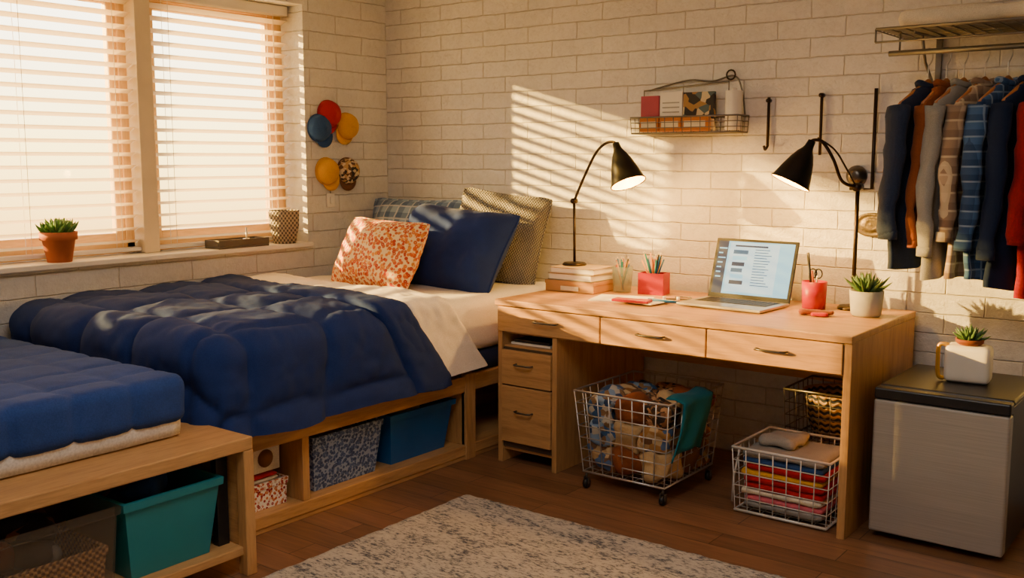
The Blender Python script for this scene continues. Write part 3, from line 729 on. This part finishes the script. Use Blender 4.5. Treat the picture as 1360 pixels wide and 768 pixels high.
def garment(name,x,mat,L,hw_,phi=12,th=.024,seed=0,sl=.56,sr=.042):
    m=MB(name); D=-.035; L-=.03
    T=Matrix.Translation((0,0,D))
    m.tube(arc([(0,0,-.10+D),(0,0,-.055),(0,.006,-.045),(0,.019,-.02),(0,.015,.006),(0,0,.017),(0,-.014,.010)],5),.0026,chrome,6)
    m.tube([(0,-hw_*.85,-.165),(0,-hw_*.4,-.115),(0,0,-.075),(0,hw_*.4,-.115),(0,hw_*.85,-.165)],[.007,.009,.012,.009,.007],hw,8,M=T)
    rings=[(-.095,.045,.022),(-.105,.07,.026),(-.125,hw_*.50,.026),(-.155,hw_*.82,.026),(-.195,hw_*.98,.026),(-.27,hw_*.95,th+.004),(-.36,hw_*.93,th),(-.50,hw_*.93,th),(-.62,hw_*.95,th+.002),(-.10-L,hw_*1.0,th+.004)]
    R=[]
    for a,b2 in zip(rings[:-1],rings[1:]):
        k=max(1,int(abs(b2[0]-a[0])/.025))
        for q in range(k): t=q/k; R.append(tuple(a[i]+(b2[i]-a[i])*t for i in range(3)))
    R.append(rings[-1]); n=44; vs=[];fs=[]
    for z,w,tt in R:
        dz=min(1,max(0,(-z-.15)/.5))
        for k in range(n):
            a=2*pi*k/n; c,s_=math.cos(a),math.sin(a)
            y=w*math.copysign(abs(c)**.8,c); xx=tt*math.copysign(abs(s_)**.6,s_)
            xx+=dz*(.010*math.sin(y*46+seed*1.7+z*3)+.010*nz((y,z,seed),9))+.006*nz((y,z,seed),22)
            y+=dz*.012*nz((z,seed,0),6)
            zz=z+ (.012*math.sin(y*14+seed) if z<=-.09-L+.02 else 0)
            vs.append((xx,y,zz))
    for i in range(len(R)-1):
        for k in range(n): fs.append([i*n+k,(i+1)*n+k,(i+1)*n+(k+1)%n,i*n+(k+1)%n])
    m.add(vs,fs,mat,True,T)
    m.tube([Vector((.022*math.sin(a),.05*math.cos(a),-.088+.008*math.cos(2*a))) for a in [2*pi*k/16 for k in range(16)]],.012,mat,8,closed=True,M=T)
    m.box((th+.003,-.006,-.10-L+.03),(th+.008,.006,-.12),mat,.001,M=T)
    for sgn in (-1,1):
        pts=[];RR=[]
        for k in range(16):
            t=k/15
            pts.append((.008*math.sin(t*7+seed)+.004,sgn*(hw_*.90+.03*math.sin(t*1.5)+.008*math.sin(t*9+seed)),-.175-sl*t)); RR.append(sr-.012*t+.004*math.sin(t*22+seed)+.002*math.sin(t*41))
        m.tube(pts,RR,mat,16,flat=.62,M=T)
        m.tube([Vector(pts[-1])+Vector((0,0,.03)),Vector(pts[-1])-Vector((0,0,.006))],[sr-.010,sr-.009],mat,14,flat=.66,M=T)
    return m.done((x,4.14,1.810),(0,0,r(-phi)))
G=[('denim_jacket',-1.130,fabric('dark_denim','28324a',200),.72,.175,.050),('rust_shirt',-1.062,rust,.58,.145,.030),('grey_shirt',-1.000,greyf,.76,.17,.042),
('plaid_shirt',-.925,plaid('tan_plaid','b39a80','6b5040','dcc8a4',90,(1,2)),.76,.17,.042),('blue_plaid_shirt',-.845,plaid('blue_plaid2','3f5f8c','17294a','8ea3bd',110,(1,2)),.76,.175,.044),
('navy_shirt',-.765,fabric('navy_shirt','16233f'),.78,.175,.044),('red_sweater',-.675,fabric('red_knit','8c141a',120),.80,.17,.044),('charcoal_jacket',-.59,blackf,.8,.175,.046),('blue_shirt',-.50,bluef,.74,.175,.046),('beige_coat',-.41,beigef,.8,.175,.046)]
for i,(n_,x,mt,L,w,sr) in enumerate(G): garment(n_,x,mt,L,w,25,.021,i,sl=.50+.03*(i%3),sr=sr)
# ---------------------------------------------------------------- rug
t=NT('speckled_rug'); a=t.noise(t.mapping(scale=(40,95,40)),1,4,.75); b=t.noise(t.mapping(scale=(6,16,6)),1,3)
k=t.math('ADD',a,t.math('MULTIPLY',b,.35))
t.base(t.ramp(k,[(.53,H('40414c')),(.60,H('7c7873')),(.67,H('bdb3a3')),(.85,H('d0c5b2'))])); t.bump(t.noise(t.mapping(scale=(90,140,90)),1,3,.8),.9,.008); t.set(.95,0,.1,.2)
m=MB('area_rug')
m.soft((-2.61,.7,.001),(-.35,3.10,.017),.008,t.m,.022,lambda p,n: p+Vector((0,0,.004*nz(p,30) if n.z>.2 else 0))); m.done()
# ---------------------------------------------------------------- lights
s=bpy.data.lights.new('sun','SUN'); s.energy=40; s.color=(1,.58,.12); s.angle=math.radians(1.0)
so=bpy.data.objects.new('sun',s); bpy.context.scene.collection.objects.link(so)
so.rotation_euler=Vector((.95,.64,-.24*1.145)).to_track_quat('-Z','Y').to_euler()
m=MB('fill_panel'); m.box((-1.9,.7,2.66),(-.7,1.9,2.70),white,.01); m.box((-1.86,.74,2.655),(-.74,1.86,2.661),emis('fill_glow','fff4e8',1.5)); o=m.done()  # glowing panel added out of view as soft room fill, no known fixture
l=bpy.data.lights.new('fill_area','AREA'); l.shape='SQUARE'; l.size=1.1; l.energy=28; l.color=(1,.94,.88)  # added fill light just under the panel
lo=bpy.data.objects.new('fill_area',l); bpy.context.scene.collection.objects.link(lo); lo.location=(-1.3,1.3,2.645); lo.parent=o
w=bpy.data.worlds.new('sky'); bpy.context.scene.world=w; w.use_nodes=True; nt=w.node_tree
bg=nt.nodes['Background']; tc=nt.nodes.new('ShaderNodeTexCoord'); sx=nt.nodes.new('ShaderNodeSeparateXYZ'); rp=nt.nodes.new('ShaderNodeValToRGB')
nt.links.new(tc.outputs['Generated'],sx.inputs[0]); mr=nt.nodes.new('ShaderNodeMapRange'); mr.inputs[1].default_value=-.35; mr.inputs[2].default_value=.6
nt.links.new(sx.outputs[2],mr.inputs[0]); nt.links.new(mr.outputs[0],rp.inputs[0])
e=rp.color_ramp.elements; e[0].color=H('6e5c42'); e[0].position=0; e[1].color=H('f0f2f4'); e[1].position=1
x=e.new(.28); x.color=H('d8a04c'); x=e.new(.38); x.color=H('ffdf88'); x=e.new(.52); x.color=H('fff6dc')
nt.links.new(rp.outputs[0],bg.inputs[0]); bg.inputs[1].default_value=7.5
# ---------------------------------------------------------------- camera
c=bpy.data.cameras.new('camera'); c.lens=35.3; c.sensor_width=36; c.clip_start=.05
co=bpy.data.objects.new('camera',c); bpy.context.scene.collection.objects.link(co)
co.location=(0,0,1.40); co.rotation_euler=(r(90-7.35),0,r(37.4)); bpy.context.scene.camera=co
